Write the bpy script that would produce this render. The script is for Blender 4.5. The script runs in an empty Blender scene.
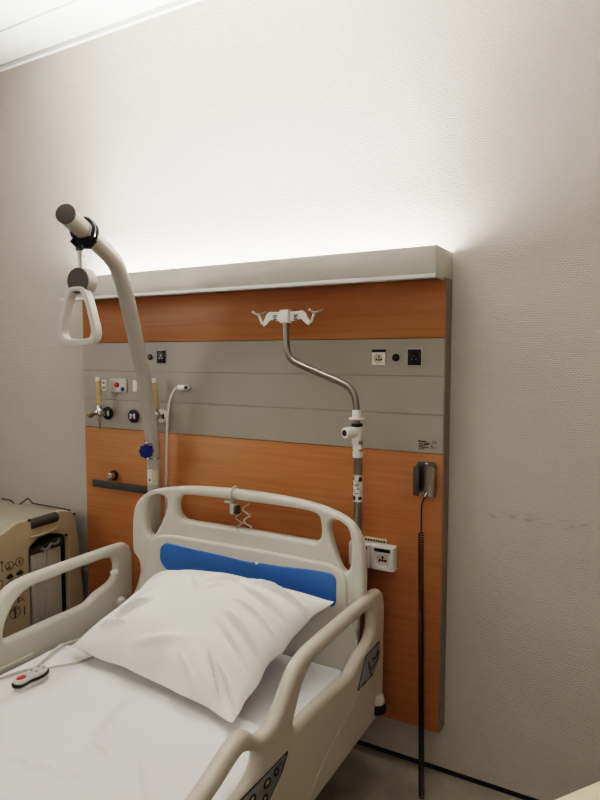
import bpy, bmesh, math, random
from mathutils import Vector, Matrix, noise
random.seed(4)
C = bpy.context.scene.collection
PI = math.pi

# ------------------------------------------------------------------ materials
def lin(h):
    h = h.lstrip('#'); v = [int(h[i:i+2], 16)/255 for i in (0, 2, 4)]
    return tuple(c/12.92 if c <= .04045 else ((c+.055)/1.055)**2.4 for c in v) + (1,)
def nd(nt, t, x=0, y=0): n = nt.nodes.new(t); n.location = (x, y); return n
def mat(name, col, rough=.5, metal=0, var=.04, vscale=6, bump=0, bscale=200, coat=0, em=None, est=0, spec=.5):
    m = bpy.data.materials.new(name); m.use_nodes = True; nt = m.node_tree
    b = nt.nodes['Principled BSDF']; L = nt.links
    b.inputs['Roughness'].default_value = rough; b.inputs['Metallic'].default_value = metal
    b.inputs['Specular IOR Level'].default_value = spec
    if coat: b.inputs['Coat Weight'].default_value = coat
    if em: b.inputs['Emission Color'].default_value = lin(em); b.inputs['Emission Strength'].default_value = est
    tc = nd(nt, 'ShaderNodeTexCoord'); no = nd(nt, 'ShaderNodeTexNoise'); no.inputs['Scale'].default_value = vscale
    no.inputs['Detail'].default_value = 3
    L.new(tc.outputs['Object'], no.inputs['Vector'])
    r = nd(nt, 'ShaderNodeValToRGB'); c = lin(col)
    r.color_ramp.elements[0].color = tuple(x*(1-var) for x in c[:3]) + (1,)
    r.color_ramp.elements[1].color = tuple(min(1, x*(1+var)) for x in c[:3]) + (1,)
    r.color_ramp.elements[0].position = .3; r.color_ramp.elements[1].position = .7
    L.new(no.outputs['Fac'], r.inputs['Fac']); L.new(r.outputs['Color'], b.inputs['Base Color'])
    if bump:
        n2 = nd(nt, 'ShaderNodeTexNoise'); n2.inputs['Scale'].default_value = bscale
        L.new(tc.outputs['Object'], n2.inputs['Vector'])
        bp = nd(nt, 'ShaderNodeBump'); bp.inputs['Strength'].default_value = bump; bp.inputs['Distance'].default_value = .002
        L.new(n2.outputs['Fac'], bp.inputs['Height']); L.new(bp.outputs['Normal'], b.inputs['Normal'])
    return m

def wall_mat(name, col, scuff=False):
    m = mat(name, col, .75, var=.015, vscale=1.5, spec=.25); nt = m.node_tree; L = nt.links
    b = nt.nodes['Principled BSDF']; tc = nt.nodes['Texture Coordinate']
    sp = nd(nt, 'ShaderNodeSeparateXYZ'); L.new(tc.outputs['Object'], sp.inputs[0])
    ad = nd(nt, 'ShaderNodeMath'); ad.operation = 'ADD'; L.new(sp.outputs['X'], ad.inputs[0]); L.new(sp.outputs['Y'], ad.inputs[1])
    cb = nd(nt, 'ShaderNodeCombineXYZ'); L.new(ad.outputs[0], cb.inputs['X']); L.new(sp.outputs['Z'], cb.inputs['Y'])
    # woven fibreglass wallpaper: little raised stitches
    nz = nd(nt, 'ShaderNodeTexNoise'); nz.inputs['Scale'].default_value = 60; L.new(cb.outputs[0], nz.inputs['Vector'])
    mx = nd(nt, 'ShaderNodeVectorMath'); mx.operation = 'SCALE'; mx.inputs['Scale'].default_value = .009
    L.new(nz.outputs['Color'], mx.inputs[0])
    av = nd(nt, 'ShaderNodeVectorMath'); av.operation = 'ADD'; L.new(cb.outputs[0], av.inputs[0]); L.new(mx.outputs[0], av.inputs[1])
    br = nd(nt, 'ShaderNodeTexBrick'); br.inputs['Scale'].default_value = 1
    br.inputs['Brick Width'].default_value = .0115; br.inputs['Row Height'].default_value = .0066
    br.inputs['Mortar Size'].default_value = .0021; br.inputs['Mortar Smooth'].default_value = 1
    br.inputs['Color1'].default_value = (1, 1, 1, 1); br.inputs['Color2'].default_value = (.75, .75, .75, 1); br.inputs['Mortar'].default_value = (0, 0, 0, 1)
    L.new(av.outputs[0], br.inputs['Vector'])
    n2 = nd(nt, 'ShaderNodeTexNoise'); n2.inputs['Scale'].default_value = 7; n2.inputs['Detail'].default_value = 4
    mp = nd(nt, 'ShaderNodeMapping'); mp.inputs['Scale'].default_value = (1, 6, 1); L.new(cb.outputs[0], mp.inputs[0]); L.new(mp.outputs[0], n2.inputs['Vector'])
    mm = nd(nt, 'ShaderNodeMath'); mm.operation = 'MULTIPLY_ADD'; mm.inputs[1].default_value = .8
    L.new(n2.outputs['Fac'], mm.inputs[0]); L.new(br.outputs['Color'], mm.inputs[2])
    bp = nd(nt, 'ShaderNodeBump'); bp.inputs['Strength'].default_value = .8; bp.inputs['Distance'].default_value = .0018
    L.new(mm.outputs[0], bp.inputs['Height']); L.new(bp.outputs['Normal'], b.inputs['Normal'])
    if scuff:   # faint grey rub marks along the wall, at bed height
        base = nt.nodes['Color Ramp'] if 'Color Ramp' in nt.nodes else nt.nodes['ColorRamp']
        mp2 = nd(nt, 'ShaderNodeMapping'); mp2.inputs['Scale'].default_value = (14, 60, 1); L.new(cb.outputs[0], mp2.inputs[0])
        n3 = nd(nt, 'ShaderNodeTexNoise'); n3.inputs['Scale'].default_value = 1.4; n3.inputs['Detail'].default_value = 5; L.new(mp2.outputs[0], n3.inputs['Vector'])
        r3 = nd(nt, 'ShaderNodeMapRange'); r3.inputs['From Min'].default_value = .52; r3.inputs['From Max'].default_value = .68; L.new(n3.outputs['Fac'], r3.inputs['Value'])
        dz = nd(nt, 'ShaderNodeMath'); dz.operation = 'SUBTRACT'; L.new(sp.outputs['Z'], dz.inputs[0]); dz.inputs[1].default_value = .878
        ab = nd(nt, 'ShaderNodeMath'); ab.operation = 'ABSOLUTE'; L.new(dz.outputs[0], ab.inputs[0])
        mz = nd(nt, 'ShaderNodeMapRange'); mz.inputs['From Min'].default_value = .006; mz.inputs['From Max'].default_value = .02
        mz.inputs['To Min'].default_value = 1; mz.inputs['To Max'].default_value = 0; L.new(ab.outputs[0], mz.inputs['Value'])
        mxr = nd(nt, 'ShaderNodeMapRange'); mxr.inputs['From Min'].default_value = -.46; mxr.inputs['From Max'].default_value = -.40; L.new(sp.outputs['X'], mxr.inputs['Value'])
        p1 = nd(nt, 'ShaderNodeMath'); p1.operation = 'MULTIPLY'; L.new(r3.outputs[0], p1.inputs[0]); L.new(mz.outputs[0], p1.inputs[1])
        p2 = nd(nt, 'ShaderNodeMath'); p2.operation = 'MULTIPLY'; L.new(p1.outputs[0], p2.inputs[0]); L.new(mxr.outputs[0], p2.inputs[1])
        p3 = nd(nt, 'ShaderNodeMath'); p3.operation = 'MULTIPLY'; L.new(p2.outputs[0], p3.inputs[0]); p3.inputs[1].default_value = .45
        mix = nd(nt, 'ShaderNodeMix'); mix.data_type = 'RGBA'
        L.new(p3.outputs[0], mix.inputs[0]); L.new(base.outputs['Color'], mix.inputs[6]); mix.inputs[7].default_value = lin('#4a423c')
        L.new(mix.outputs[2], b.inputs['Base Color'])
    return m

def wood_mat(name, c1, c2):
    m = mat(name, c1, .42, spec=.35); nt = m.node_tree; L = nt.links; b = nt.nodes['Principled BSDF']
    tc = nt.nodes['Texture Coordinate']
    mp = nd(nt, 'ShaderNodeMapping'); mp.inputs['Scale'].default_value = (1.2, 1.2, 26); L.new(tc.outputs['Object'], mp.inputs[0])
    n = nd(nt, 'ShaderNodeTexNoise'); n.inputs['Scale'].default_value = 2.2; n.inputs['Detail'].default_value = 6; n.inputs['Distortion'].default_value = .6
    L.new(mp.outputs[0], n.inputs['Vector'])
    r = nd(nt, 'ShaderNodeValToRGB'); r.color_ramp.elements[0].color = lin(c1); r.color_ramp.elements[1].color = lin(c2)
    r.color_ramp.elements[0].position = .3; r.color_ramp.elements[1].position = .72
    L.new(n.outputs['Fac'], r.inputs['Fac']); L.new(r.outputs['Color'], b.inputs['Base Color'])
    return m

M = dict(
 wall=wall_mat('wallpaper', '#d2c8be', True), wall2=wall_mat('wallpaper_plain', '#d2c8be'),
 ceil=mat('ceiling_white', '#f1efe8', .8), groove=mat('ceiling_groove', '#b9b5ab', .8), cornice=mat('cornice_white', '#fbfaf6', .6),
 floor=mat('vinyl_floor', '#a0998b', .45, var=.12, vscale=14), foot_gap=mat('dark_gap', '#1b1916', .7),
 wood=wood_mat('orange_beech', '#b07549', '#bf8458'),
 band=mat('grey_laminate', '#a69f93', .38, var=.02), groove2=mat('band_groove', '#9b9489', .5),
 alu=mat('silver_aluminium', '#cdc8bd', .42, .1, var=.02), aluw=mat('bright_lip', '#ecebe6', .4),
 edge=mat('panel_edge', '#8b8177', .5), plast=mat('bed_plastic', '#d3cdc1', .38, var=.015, vscale=4, coat=.05),
 plastd=mat('bed_plastic_shade_warm', '#c6bbad', .4, var=.015, vscale=4), blue=mat('blue_inset', '#3c72b6', .35, var=.03),
 sheet=mat('white_cotton', '#f2efee', .85, var=.012, vscale=9, bump=.12, bscale=500, spec=.2),
 sheet2=mat('fitted_cotton', '#ebe8e7', .85, var=.012, bump=.12, bscale=500, spec=.2),
 pillow=mat('pillow_cotton', '#fbf8f2', .85, var=.01, vscale=7, bump=.12, bscale=500, spec=.2),
 black=mat('black_plastic', '#17171a', .35), rubber=mat('black_rubber', '#141414', .7), dark=mat('charcoal_plastic', '#4a4844', .5),
 steel=mat('brushed_steel', '#9d978d', .28, .9, var=.05, vscale=40), chrome=mat('chrome', '#d8d8d8', .12, 1),
 white=mat('white_plastic', '#eeeae2', .4), pole=mat('pole_enamel', '#bab3aa', .35, var=.02, vscale=12), capd=mat('pole_cap', '#5b5650', .6),
 grip=mat('grip_plastic', '#d9d4ca', .35), knob=mat('navy_knob', '#182f74', .35), red=mat('red_button', '#b3201d', .35), navy=mat('navy_button', '#2b3a63', .35),
 amber=mat('amber_tube', '#c8ab82', .15, var=.1, vscale=30), brass=mat('brass', '#b58b4a', .3, .9), cream=mat('sticker_cream', '#d9cdb2', .6),
 ink=mat('print_ink', '#2b2722', .6), beige=mat('cabinet_beige', '#b6a58d', .5), top=mat('worktop_grey', '#a9a493', .5),
 gcord=mat('grey_cord', '#b9b3a8', .5), wcord=mat('white_cord', '#dcd6cc', .5), stk=mat('sticker_grey', '#8d8d8f', .45), cgrey=mat('remote_grey', '#c9c8c6', .35),
 lens=mat('lamp_lens', '#ffffff', .4, em='#fff4e6', est=2.0), table=mat('cream_laminate', '#e7dabd', .45),
 colm=mat('lift_column', '#c2bfb7', .35, .15, var=.03, vscale=30), void=mat('dark_void', '#15130f', .8), tapew=mat('tape_white', '#d9d5cf', .5, var=.3, vscale=90),
)

# ------------------------------------------------------------------ mesh helpers (world coordinates)
def xf(bm, vs, m): bmesh.ops.transform(bm, matrix=m, verts=vs)
def box(bm, lo, hi, bev=0, seg=2):
    lo = Vector(lo); hi = Vector(hi); r = bmesh.ops.create_cube(bm, size=1)
    vs = r['verts']; s = hi-lo
    xf(bm, vs, Matrix.Translation((lo+hi)/2) @ Matrix.Diagonal((s.x, s.y, s.z, 1)))
    if bev:
        es = list({e for v in vs for e in v.link_edges})
        bmesh.ops.bevel(bm, geom=es, offset=bev, segments=seg, affect='EDGES', profile=.5)
def cyl(bm, a, b, r, r2=None, n=20, bev=0):
    a = Vector(a); b = Vector(b); d = b-a
    res = bmesh.ops.create_cone(bm, cap_ends=True, segments=n, radius1=r, radius2=r if r2 is None else r2, depth=d.length)
    q = d.to_track_quat('Z', 'Y').to_matrix().to_4x4()
    vs = res['verts']
    if bev:
        es = [e for e in {e for v in vs for e in v.link_edges} if any(len(f.verts) > 4 for f in e.link_faces)]
        o = bmesh.ops.bevel(bm, geom=es, offset=bev, segments=3, affect='EDGES', profile=.5)
        vs = list({v for v in vs if v.is_valid} | set(o['verts']))
        # include every vertex touching these
        st = list(vs); seen = set(vs)
        while st:
            v = st.pop()
            for e in v.link_edges:
                w = e.other_vert(v)
                if w not in seen: seen.add(w); st.append(w)
        vs = list(seen)
    xf(bm, vs, Matrix.Translation((a+b)/2) @ q)
def sphere(bm, c, r, s=(1, 1, 1), n=20):
    o = bmesh.ops.create_uvsphere(bm, u_segments=n, v_segments=n//2+2, radius=r)
    xf(bm, o['verts'], Matrix.Translation(c) @ Matrix.Diagonal((s[0], s[1], s[2], 1)))
def smooth_path(pts, k=6):
    P = [Vector(p) for p in pts]; out = []
    for i in range(len(P)-1):
        p0 = P[max(i-1, 0)]; p1 = P[i]; p2 = P[i+1]; p3 = P[min(i+2, len(P)-1)]
        for j in range(k):
            t = j/k; out.append(.5*((2*p1)+(p2-p0)*t+(2*p0-5*p1+4*p2-p3)*t*t+(3*p1-p0-3*p2+p3)*t**3))
    out.append(P[-1]); return out
def tube(bm, pts, r, n=10, closed=False, ry=None):
    P = [Vector(p) for p in pts]; N = len(P)
    T = []
    for i in range(N):
        a = P[(i-1) % N] if closed or i > 0 else P[i]; b = P[(i+1) % N] if closed or i < N-1 else P[i]
        T.append((b-a).normalized())
    up = Vector((0, 0, 1)) if abs(T[0].z) < .9 else Vector((0, 1, 0))
    u = (up-T[0]*up.dot(T[0])).normalized(); rings = []
    for i in range(N):
        u = (u-T[i]*u.dot(T[i])).normalized(); w = T[i].cross(u); rr = r[i] if isinstance(r, (list, tuple)) else r
        r2 = rr if ry is None else ry
        rings.append([bm.verts.new(P[i]+u*(rr*math.cos(2*PI*k/n))+w*(r2*math.sin(2*PI*k/n))) for k in range(n)])
    M_ = N if closed else N-1
    for i in range(M_):
        A = rings[i]; B = rings[(i+1) % N]
        for k in range(n): bm.faces.new((A[k], A[(k+1) % n], B[(k+1) % n], B[k]))
    if not closed:
        bm.faces.new(rings[0][::-1]); bm.faces.new(rings[-1])
def rnd(pts, rad, k=4):
    """closed polygon with rounded corners; rad number or list"""
    out = []; n = len(pts)
    for i in range(n):
        p = Vector(pts[i]); a = Vector(pts[i-1]); b = Vector(pts[(i+1) % n]); R_ = rad[i] if isinstance(rad, (list, tuple)) else rad
        da = (a-p); db = (b-p); la = da.length; lb = db.length; R_ = min(R_, la*.49, lb*.49)
        s = p+da/la*R_; e = p+db/lb*R_
        for j in range(k+1):
            t = j/k; out.append(((1-t)**2*s+2*t*(1-t)*p+t*t*e))
    return [(v.x, v.y) for v in out]
def cat(pts, k=5):
    n = len(pts); out = []
    for i in range(n):
        p0, p1, p2, p3 = [Vector(pts[(i+q) % n]) for q in (-1, 0, 1, 2)]
        for j in range(k):
            t = j/k; v = .5*((2*p1)+(p2-p0)*t+(2*p0-5*p1+4*p2-p3)*t*t+(3*p1-p0-3*p2+p3)*t**3); out.append((v.x, v.y))
    return out
def solid2d(bm, loops, thick, bev, mtx, res=3):
    """flat plate with holes and rounded edges; local (u,v) plane, thickness along w, centred"""
    def sarea(lp): return abs(sum(lp[i-1][0]*lp[i][1]-lp[i][0]*lp[i-1][1] for i in range(len(lp))))/2
    want = 2*(sarea(loops[0])-sum(sarea(l) for l in loops[1:])); bev = min(bev, thick/2); me = None
    for fac in (1, .97, 1.03, .94, 1.06, 1.11, .9, .85, .75, .6, .4):    # the curve filler can miss; try neighbouring bevels
        bv = min(bev*fac, thick/2)
        cu = bpy.data.curves.new('tmp', 'CURVE'); cu.dimensions = '2D'; cu.fill_mode = 'BOTH'
        cu.extrude = thick/2-bv; cu.bevel_depth = bv; cu.bevel_resolution = res; cu.offset = -bv
        for lp in loops:
            s = cu.splines.new('POLY'); s.points.add(len(lp)-1); s.use_cyclic_u = True
            for p, q in zip(s.points, lp): p.co = (q[0], q[1], 0, 1)
        ob = bpy.data.objects.new('tmp', cu); C.objects.link(ob)
        dg = bpy.context.evaluated_depsgraph_get(); me = bpy.data.meshes.new_from_object(ob.evaluated_get(dg))
        bpy.data.objects.remove(ob); bpy.data.curves.remove(cu)
        flat = sum(p.area for p in me.polygons if abs(p.normal.z) > .99)
        if len(loops) == 1 or flat > .45*want: break
        print('retry fill', len(loops), fac, flat, want)
    t = bmesh.new(); t.from_mesh(me); bmesh.ops.remove_doubles(t, verts=t.verts, dist=1e-5)
    bmesh.ops.transform(t, matrix=mtx, verts=t.verts); m2 = bpy.data.meshes.new('t'); t.to_mesh(m2); t.free()
    bm.from_mesh(m2); bpy.data.meshes.remove(me); bpy.data.meshes.remove(m2)
def XZ(y): return Matrix(((1, 0, 0, 0), (0, 0, -1, y), (0, 1, 0, 0), (0, 0, 0, 1)))      # (u,v,w)->(u, y-w, v)
def YZ(x): return Matrix(((0, 0, 1, x), (1, 0, 0, 0), (0, 1, 0, 0), (0, 0, 0, 1)))       # (u,v,w)->(x+w, u, v)
def XY(z): return Matrix.Translation((0, 0, z))
def rect(x0, y0, x1, y1): return [(x0, y0), (x1, y0), (x1, y1), (x0, y1)]
def circ(x, y, r, n=24, ry=None): return [(x+r*math.cos(2*PI*i/n), y+(ry or r)*math.sin(2*PI*i/n)) for i in range(n)]

def obj(name, bm, m, parent=None, origin=None, ang=38, sm=True):
    bmesh.ops.recalc_face_normals(bm, faces=bm.faces) if not getattr(bm, 'keep', False) else None
    if sm:
        for f in bm.faces: f.smooth = True
        for e in bm.edges:
            if len(e.link_faces) == 2 and e.calc_face_angle(0) > math.radians(ang): e.smooth = False
    me = bpy.data.meshes.new(name); bm.to_mesh(me); bm.free()
    o = bpy.data.objects.new(name, me); C.objects.link(o); me.materials.append(M[m] if isinstance(m, str) else m)
    base = Vector((0, 0, 0))
    if parent is not None:
        o.parent = parent; base = world(parent)
    elif origin is not None: base = Vector(origin); o.location = base
    if parent is not None and origin is None: pass
    me.transform(Matrix.Translation(-base)); return o
LOC = {}
def world(o):
    v = Vector(o.location)
    while o.parent: o = o.parent; v += Vector(o.location)
    return v
def thing(name, label, cat_, loc, group=None):
    o = bpy.data.objects.new(name, None); C.objects.link(o); o.location = loc; o.empty_display_size = .05
    return tag(o, label, cat_, group)
def tag(o, label, cat_, group=None):
    o['label'] = label; o['category'] = cat_
    if group: o['group'] = group
    return o
def struct(name, bm, m): o = obj(name, bm, m); o['kind'] = 'structure'; return o
def B(): return bmesh.new()
def mk(name, m, parent, fn, **k):
    b = B(); fn(b); return obj(name, b, m, parent, **k)

# ------------------------------------------------------------------ room
X0, X1, Y0, H = -4.3, 1.9, -4.2, 2.715
b = B(); box(b, (X0-.1, 0, -.05), (X1+.1, .1, H+.1)); struct('wall_back', b, 'wall')
b = B(); box(b, (X0-.1, Y0, -.05), (X0, 0, H+.1)); struct('wall_left', b, 'wall2')
b = B(); box(b, (X1, Y0, -.05), (X1+.1, 0, H+.1)); struct('wall_right', b, 'wall2')
b = B(); box(b, (X0-.1, Y0-.1, -.05), (X1+.1, Y0, H+.1)); struct('wall_front', b, 'wall2')
b = B(); box(b, (X0, Y0, -.05), (X1, 0, 0)); struct('floor', b, 'floor')
b = B(); box(b, (X0, Y0, H), (X1, 0, H+.08)); struct('ceiling', b, 'ceil')
b = B(); box(b, (X0, -.214, H-.002), (X1, -.207, H+.002)); struct('trim_1', b, 'groove')
b = B(); box(b, (X0, -.016, H-.016), (X1, 0, H)); struct('trim_2', b, 'cornice')
b = B(); box(b, (X0, -.024, H-.003), (X1, -.0165, H+.002)); struct('trim_3', b, 'groove')
b = B(); box(b, (X0, -.005, 0), (X1, 0, .013)); struct('foot_gap_strip', b, 'foot_gap')  # near-black strip: darkness of the gap at the wall foot put into colour

# ------------------------------------------------------------------ bedhead panel and its lamp
PX0, PX1, PY = -2.116, -.5385, -.06
pan = thing('headwall_panel', 'wide bedhead wall panel of orange wood with a grey band across it', 'wall panel', (-1.32, -.03, .16))
mk('upper_wood_panel', 'wood', pan, lambda b: box(b, (PX0, PY, 1.421), (PX1, -.002, 1.60), .002))
mk('lower_wood_panel', 'wood', pan, lambda b: box(b, (PX0, PY, .163), (PX1, -.002, 1.060), .002))
def bandf(b):
    for z0, z1 in ((1.0615, 1.181), (1.183, 1.302), (1.303, 1.4195)): box(b, (PX0, PY-.001, z0), (PX1, -.002, z1), .0012, 1)
gb = mk('grey_band', 'band', pan, bandf)
for xa, xb in ((PX1, PX1+.0035), (PX0-.0035, PX0)): mk('edge_trim', 'edge', pan, lambda b: box(b, (xa, PY+.003, .163), (xb, -.002, 1.60)))
mk('groove_line', 'groove2', gb, lambda b: (box(b, (PX0+.002, PY+.0008, 1.18), (PX1-.002, -.004, 1.184)), box(b, (PX0+.002, PY+.0008, 1.3005), (PX1-.002, -.004, 1.3045))))
lamp = thing('bedhead_lamp', 'long silver uplight box along the top of the bedhead panel, glowing onto the wall', 'wall lamp', (-1.32, -.09, 1.60))
LX0, LX1, LY = -2.114, -.536, -.178
mk('front_cover', 'alu', lamp, lambda b: box(b, (LX0, LY, 1.602), (LX1, LY+.006, 1.681), .0015))
mk('lower_lip', 'aluw', lamp, lambda b: box(b, (LX0, LY-.0005, 1.590), (LX1, LY+.03, 1.6015), .001))
for x in (LX0-.002, LX1-.004):
    mk('end_cap', 'alu', lamp, lambda b: solid2d(b, [[(-.178, 1.590), (-.10, 1.590), (-.10, 1.600), (-.002, 1.600), (-.002, 1.684), (-.178, 1.682)]], .006, .001, YZ(x+.003), 1))
mk('trough', 'aluw', lamp, lambda b: box(b, (LX0+.005, LY+.03, 1.602), (LX1-.006, -.003, 1.625)))
mk('lens', 'lens', lamp, lambda b: box(b, (LX0+.03, -.12, 1.6255), (LX1-.03, -.04, 1.634), .003))

# ------------------------------------------------------------------ sockets and outlets in the grey band
F = PY-.001
def round_jack(x, z, r, label):
    t = thing('antenna_socket', label, 'wall socket', (x, F, z))
    mk('ring', 'alu', t, lambda b: cyl(b, (x, F, z), (x, F-.003, z), r*1.12, n=28))
    mk('insert', 'black', t, lambda b: (cyl(b, (x, F-.0025, z), (x, F-.006, z), r, n=28, bev=.001), tube(b, [(x+r*.55*math.cos(a), F-.0065, z+r*.55*math.sin(a)) for a in [k*PI/8 for k in range(16)]], .0012, 6, True)))
    mk('pin', 'steel', t, lambda b: cyl(b, (x, F-.005, z), (x, F-.009, z), r*.16, n=10))
round_jack(-.694, 1.360, .0125, 'small round black socket right of the white outlet on grey band')
round_jack(-1.730, 1.361, .0125, 'small round black socket beside the lifting pole on grey band')
def black_socket(x, z, label):
    t = thing('data_socket', label, 'wall socket', (x, F, z))
    mk('frame', 'alu', t, lambda b: box(b, (x-.0245, F-.003, z-.0275), (x+.0245, F, z+.0275), .001))
    mk('insert', 'black', t, lambda b: (box(b, (x-.022, F-.006, z-.025), (x+.022, F-.0025, z+.025), .0015), box(b, (x-.018, F-.008, z+.015), (x+.018, F-.005, z+.021), .001)))
    mk('pin', 'steel', t, lambda b: [cyl(b, (x+dx, F-.005, z+dz), (x+dx, F-.0075, z+dz), .0022, n=10) for dx, dz in ((0, .004), (.006, -.006), (-.007, -.006))])
black_socket(-.633, 1.361, 'square black socket at the right end of the grey band')
black_socket(-1.672, 1.362, 'square black socket right of the lifting pole on grey band')
x, z = -.752, 1.360
t = thing('power_outlet', 'single white power outlet with black strip on grey band', 'power outlet', (x, F, z))
mk('faceplate', 'white', t, lambda b: solid2d(b, [rect(x-.0225, z-.024, x+.0225, z+.0165), circ(x, z-.005, .0165)], .007, .001, XZ(F-.0035), 1))
mk('label_strip', 'black', t, lambda b: box(b, (x-.0235, F-.008, z+.0175), (x+.0225, F, z+.0255), .001))
mk('well', 'cream', t, lambda b: cyl(b, (x, F, z-.005), (x, F-.002, z-.005), .017, n=28))
mk('contact', 'black', t, lambda b: [cyl(b, (x+dx, F-.001, z-.005+dz), (x+dx, F-.0045, z-.005+dz), .0028, n=10) for dx, dz in ((-.008, -.001), (.008, -.001), (0, .007), (0, -.003))])
# double surface outlet lower down
zc = .712; x0, xm, x1 = -.84, -.760, -.681
t = thing('double_outlet', 'white surface-mounted double power outlet on the wood behind the bed corner', 'power outlet', (xm, PY, zc))
mk('back_box', 'white', t, lambda b: box(b, (x0, PY-.030, .672), (x1, PY, .753), .004))
for xc in ((x0+xm)/2, (xm+x1)/2):
    f = mk('faceplate', 'white', t, lambda b: solid2d(b, [rnd(rect(xc-.038, .674, xc+.038, .751), .004), circ(xc, zc-.006, .0215)], .008, .0015, XZ(PY-.034), 2))
    mk('well', 'white', f, lambda b: cyl(b, (xc, PY-.0295, zc-.006), (xc, PY-.0315, zc-.006), .022, n=28))
    mk('contact', 'black', f, lambda b: [cyl(b, (xc+dx, PY-.031, zc-.006+dz), (xc+dx, PY-.035, zc-.006+dz), .0036, n=10) for dx, dz in ((-.0095, 0), (.0095, 0), (0, .01), (0, 0))])
    mk('label_strip', 'black', f, lambda b: box(b, (xc-.027, PY-.0395, .735), (xc+.027, PY-.0375, .746), .0008))
t = tag(mk('card_strip', 'cream', None, lambda b: (box(b, (-.795, PY-.012, .7545), (-.717, PY-.001, .768), .001),), origin=(-.76, PY, .7585)), 'narrow label strip on top of the white double outlet', 'label')
mk('print', 'ink', t, lambda b: [box(b, (-.791+i*.0092, PY-.0128, .758), (-.791+i*.0092+.0065, PY-.0118, .764)) for i in range(8)])
# certification label on the grey band
t = thing('rating_label', 'small printed rating text at the lower right corner of grey band', 'label', (-.58, F, 1.062))
lab = mk('text_lines', 'ink', t, lambda b: [box(b, (a, F-.0006, zz), (c, F+.0004, zz+h)) for a, c, zz, h in
    ((-.616, -.610, 1.0955, .006), (-.608, -.592, 1.0955, .0042), (-.592, -.578, 1.0925, .002), (-.616, -.603, 1.0895, .0025), (-.600, -.583, 1.0875, .0042), (-.616, -.602, 1.0835, .0028), (-.600, -.594, 1.084, .002), (-.616, -.586, 1.0785, .0026), (-.576, -.571, 1.0835, .003), (-.578, -.562, 1.079, .0016), (-.616, -.609, 1.0735, .0024), (-.606, -.597, 1.0735, .0024))])
def text(b, s, size, mtx, ext=.0004):
    cu = bpy.data.curves.new('t', 'FONT'); cu.body = s; cu.size = size; cu.extrude = ext; cu.align_x = 'CENTER'; cu.align_y = 'CENTER'
    ob = bpy.data.objects.new('t', cu); C.objects.link(ob)
    me = bpy.data.meshes.new_from_object(ob.evaluated_get(bpy.context.evaluated_depsgraph_get())); me.transform(mtx)
    bpy.data.objects.remove(ob); b.from_mesh(me); bpy.data.meshes.remove(me)
mk('mark', 'ink', t, lambda b: text(b, 'CE', .012, XZ(F-.0004) @ Matrix.Translation((-.566, 1.0965, 0))))

# call plate with red and blue buttons
x, z = -1.907, 1.243
t = thing('call_plate', 'pale rectangular wall plate with red and blue buttons', 'call plate', (x, F, z))
mk('plate', 'stk', t, lambda b: solid2d(b, [rnd(rect(x-.046, z-.029, x+.046, z+.029), .006)], .008, .002, XZ(F-.004)))
bpy.data.objects[t.children[0].name].data.materials[0] = M['alu']
mk('red_button', 'red', t, lambda b: cyl(b, (x-.004, F-.007, z+.003), (x-.004, F-.016, z+.003), .011, .009, n=24, bev=.002))
mk('blue_button', 'navy', t, lambda b: cyl(b, (x+.028, F-.007, z-.014), (x+.028, F-.014, z-.014), .0085, n=24, bev=.002))
def gas_tag(x, z, w, h, label, lines):
    o = mk('gas_label', 'white', None, lambda b: box(b, (x-w/2, F-.002, z-h/2), (x+w/2, F, z+h/2), .0006), origin=(x, F, z)); tag(o, label, 'label')
    mk('print', 'ink', o, lambda b: [box(b, (x-w*.25, F-.0026, z+dz), (x+w*.28, F-.0018, z+dz+.006)) for dz in lines])
gas_tag(-1.995, 1.241, .024, .046, 'small white label with dark print just right of the left flowmeter tube', (.008, -.012))
gas_tag(-1.818, 1.243, .022, .046, 'small white label just left of the lifting pole on grey band', ())
def outlet(x, z, label, ring='black'):
    t = thing('gas_outlet', label, 'gas outlet', (x, F, z), 'medical gas outlets in the grey band')
    mk('disc', ring, t, lambda b: (cyl(b, (x, F, z), (x, F-.012, z), .027, n=32, bev=.003), tube(b, [(x+.0215*math.cos(a), F-.0125, z+.0215*math.sin(a)) for a in [k*PI/12 for k in range(24)]], .003, 6, True)))
    mk('collar', 'white' if ring == 'black' else 'dark', t, lambda b: [box(b, (x+sx-.003, F-.016, z-.011), (x+sx+.003, F-.011, z+.011), .0015) for sx in (-.011, .011)])
    mk('valve', 'steel', t, lambda b: cyl(b, (x, F-.011, z), (x, F-.017, z), .0075, n=20, bev=.001))
outlet(-1.971, 1.125, 'black round gas outlet with the left flowmeter plugged in')
outlet(-1.823, 1.119, 'black round gas outlet with nothing plugged in, between the flowmeters')
outlet(-1.668, 1.127, 'white rimmed round gas outlet just right of lifting pole', 'white')
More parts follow.
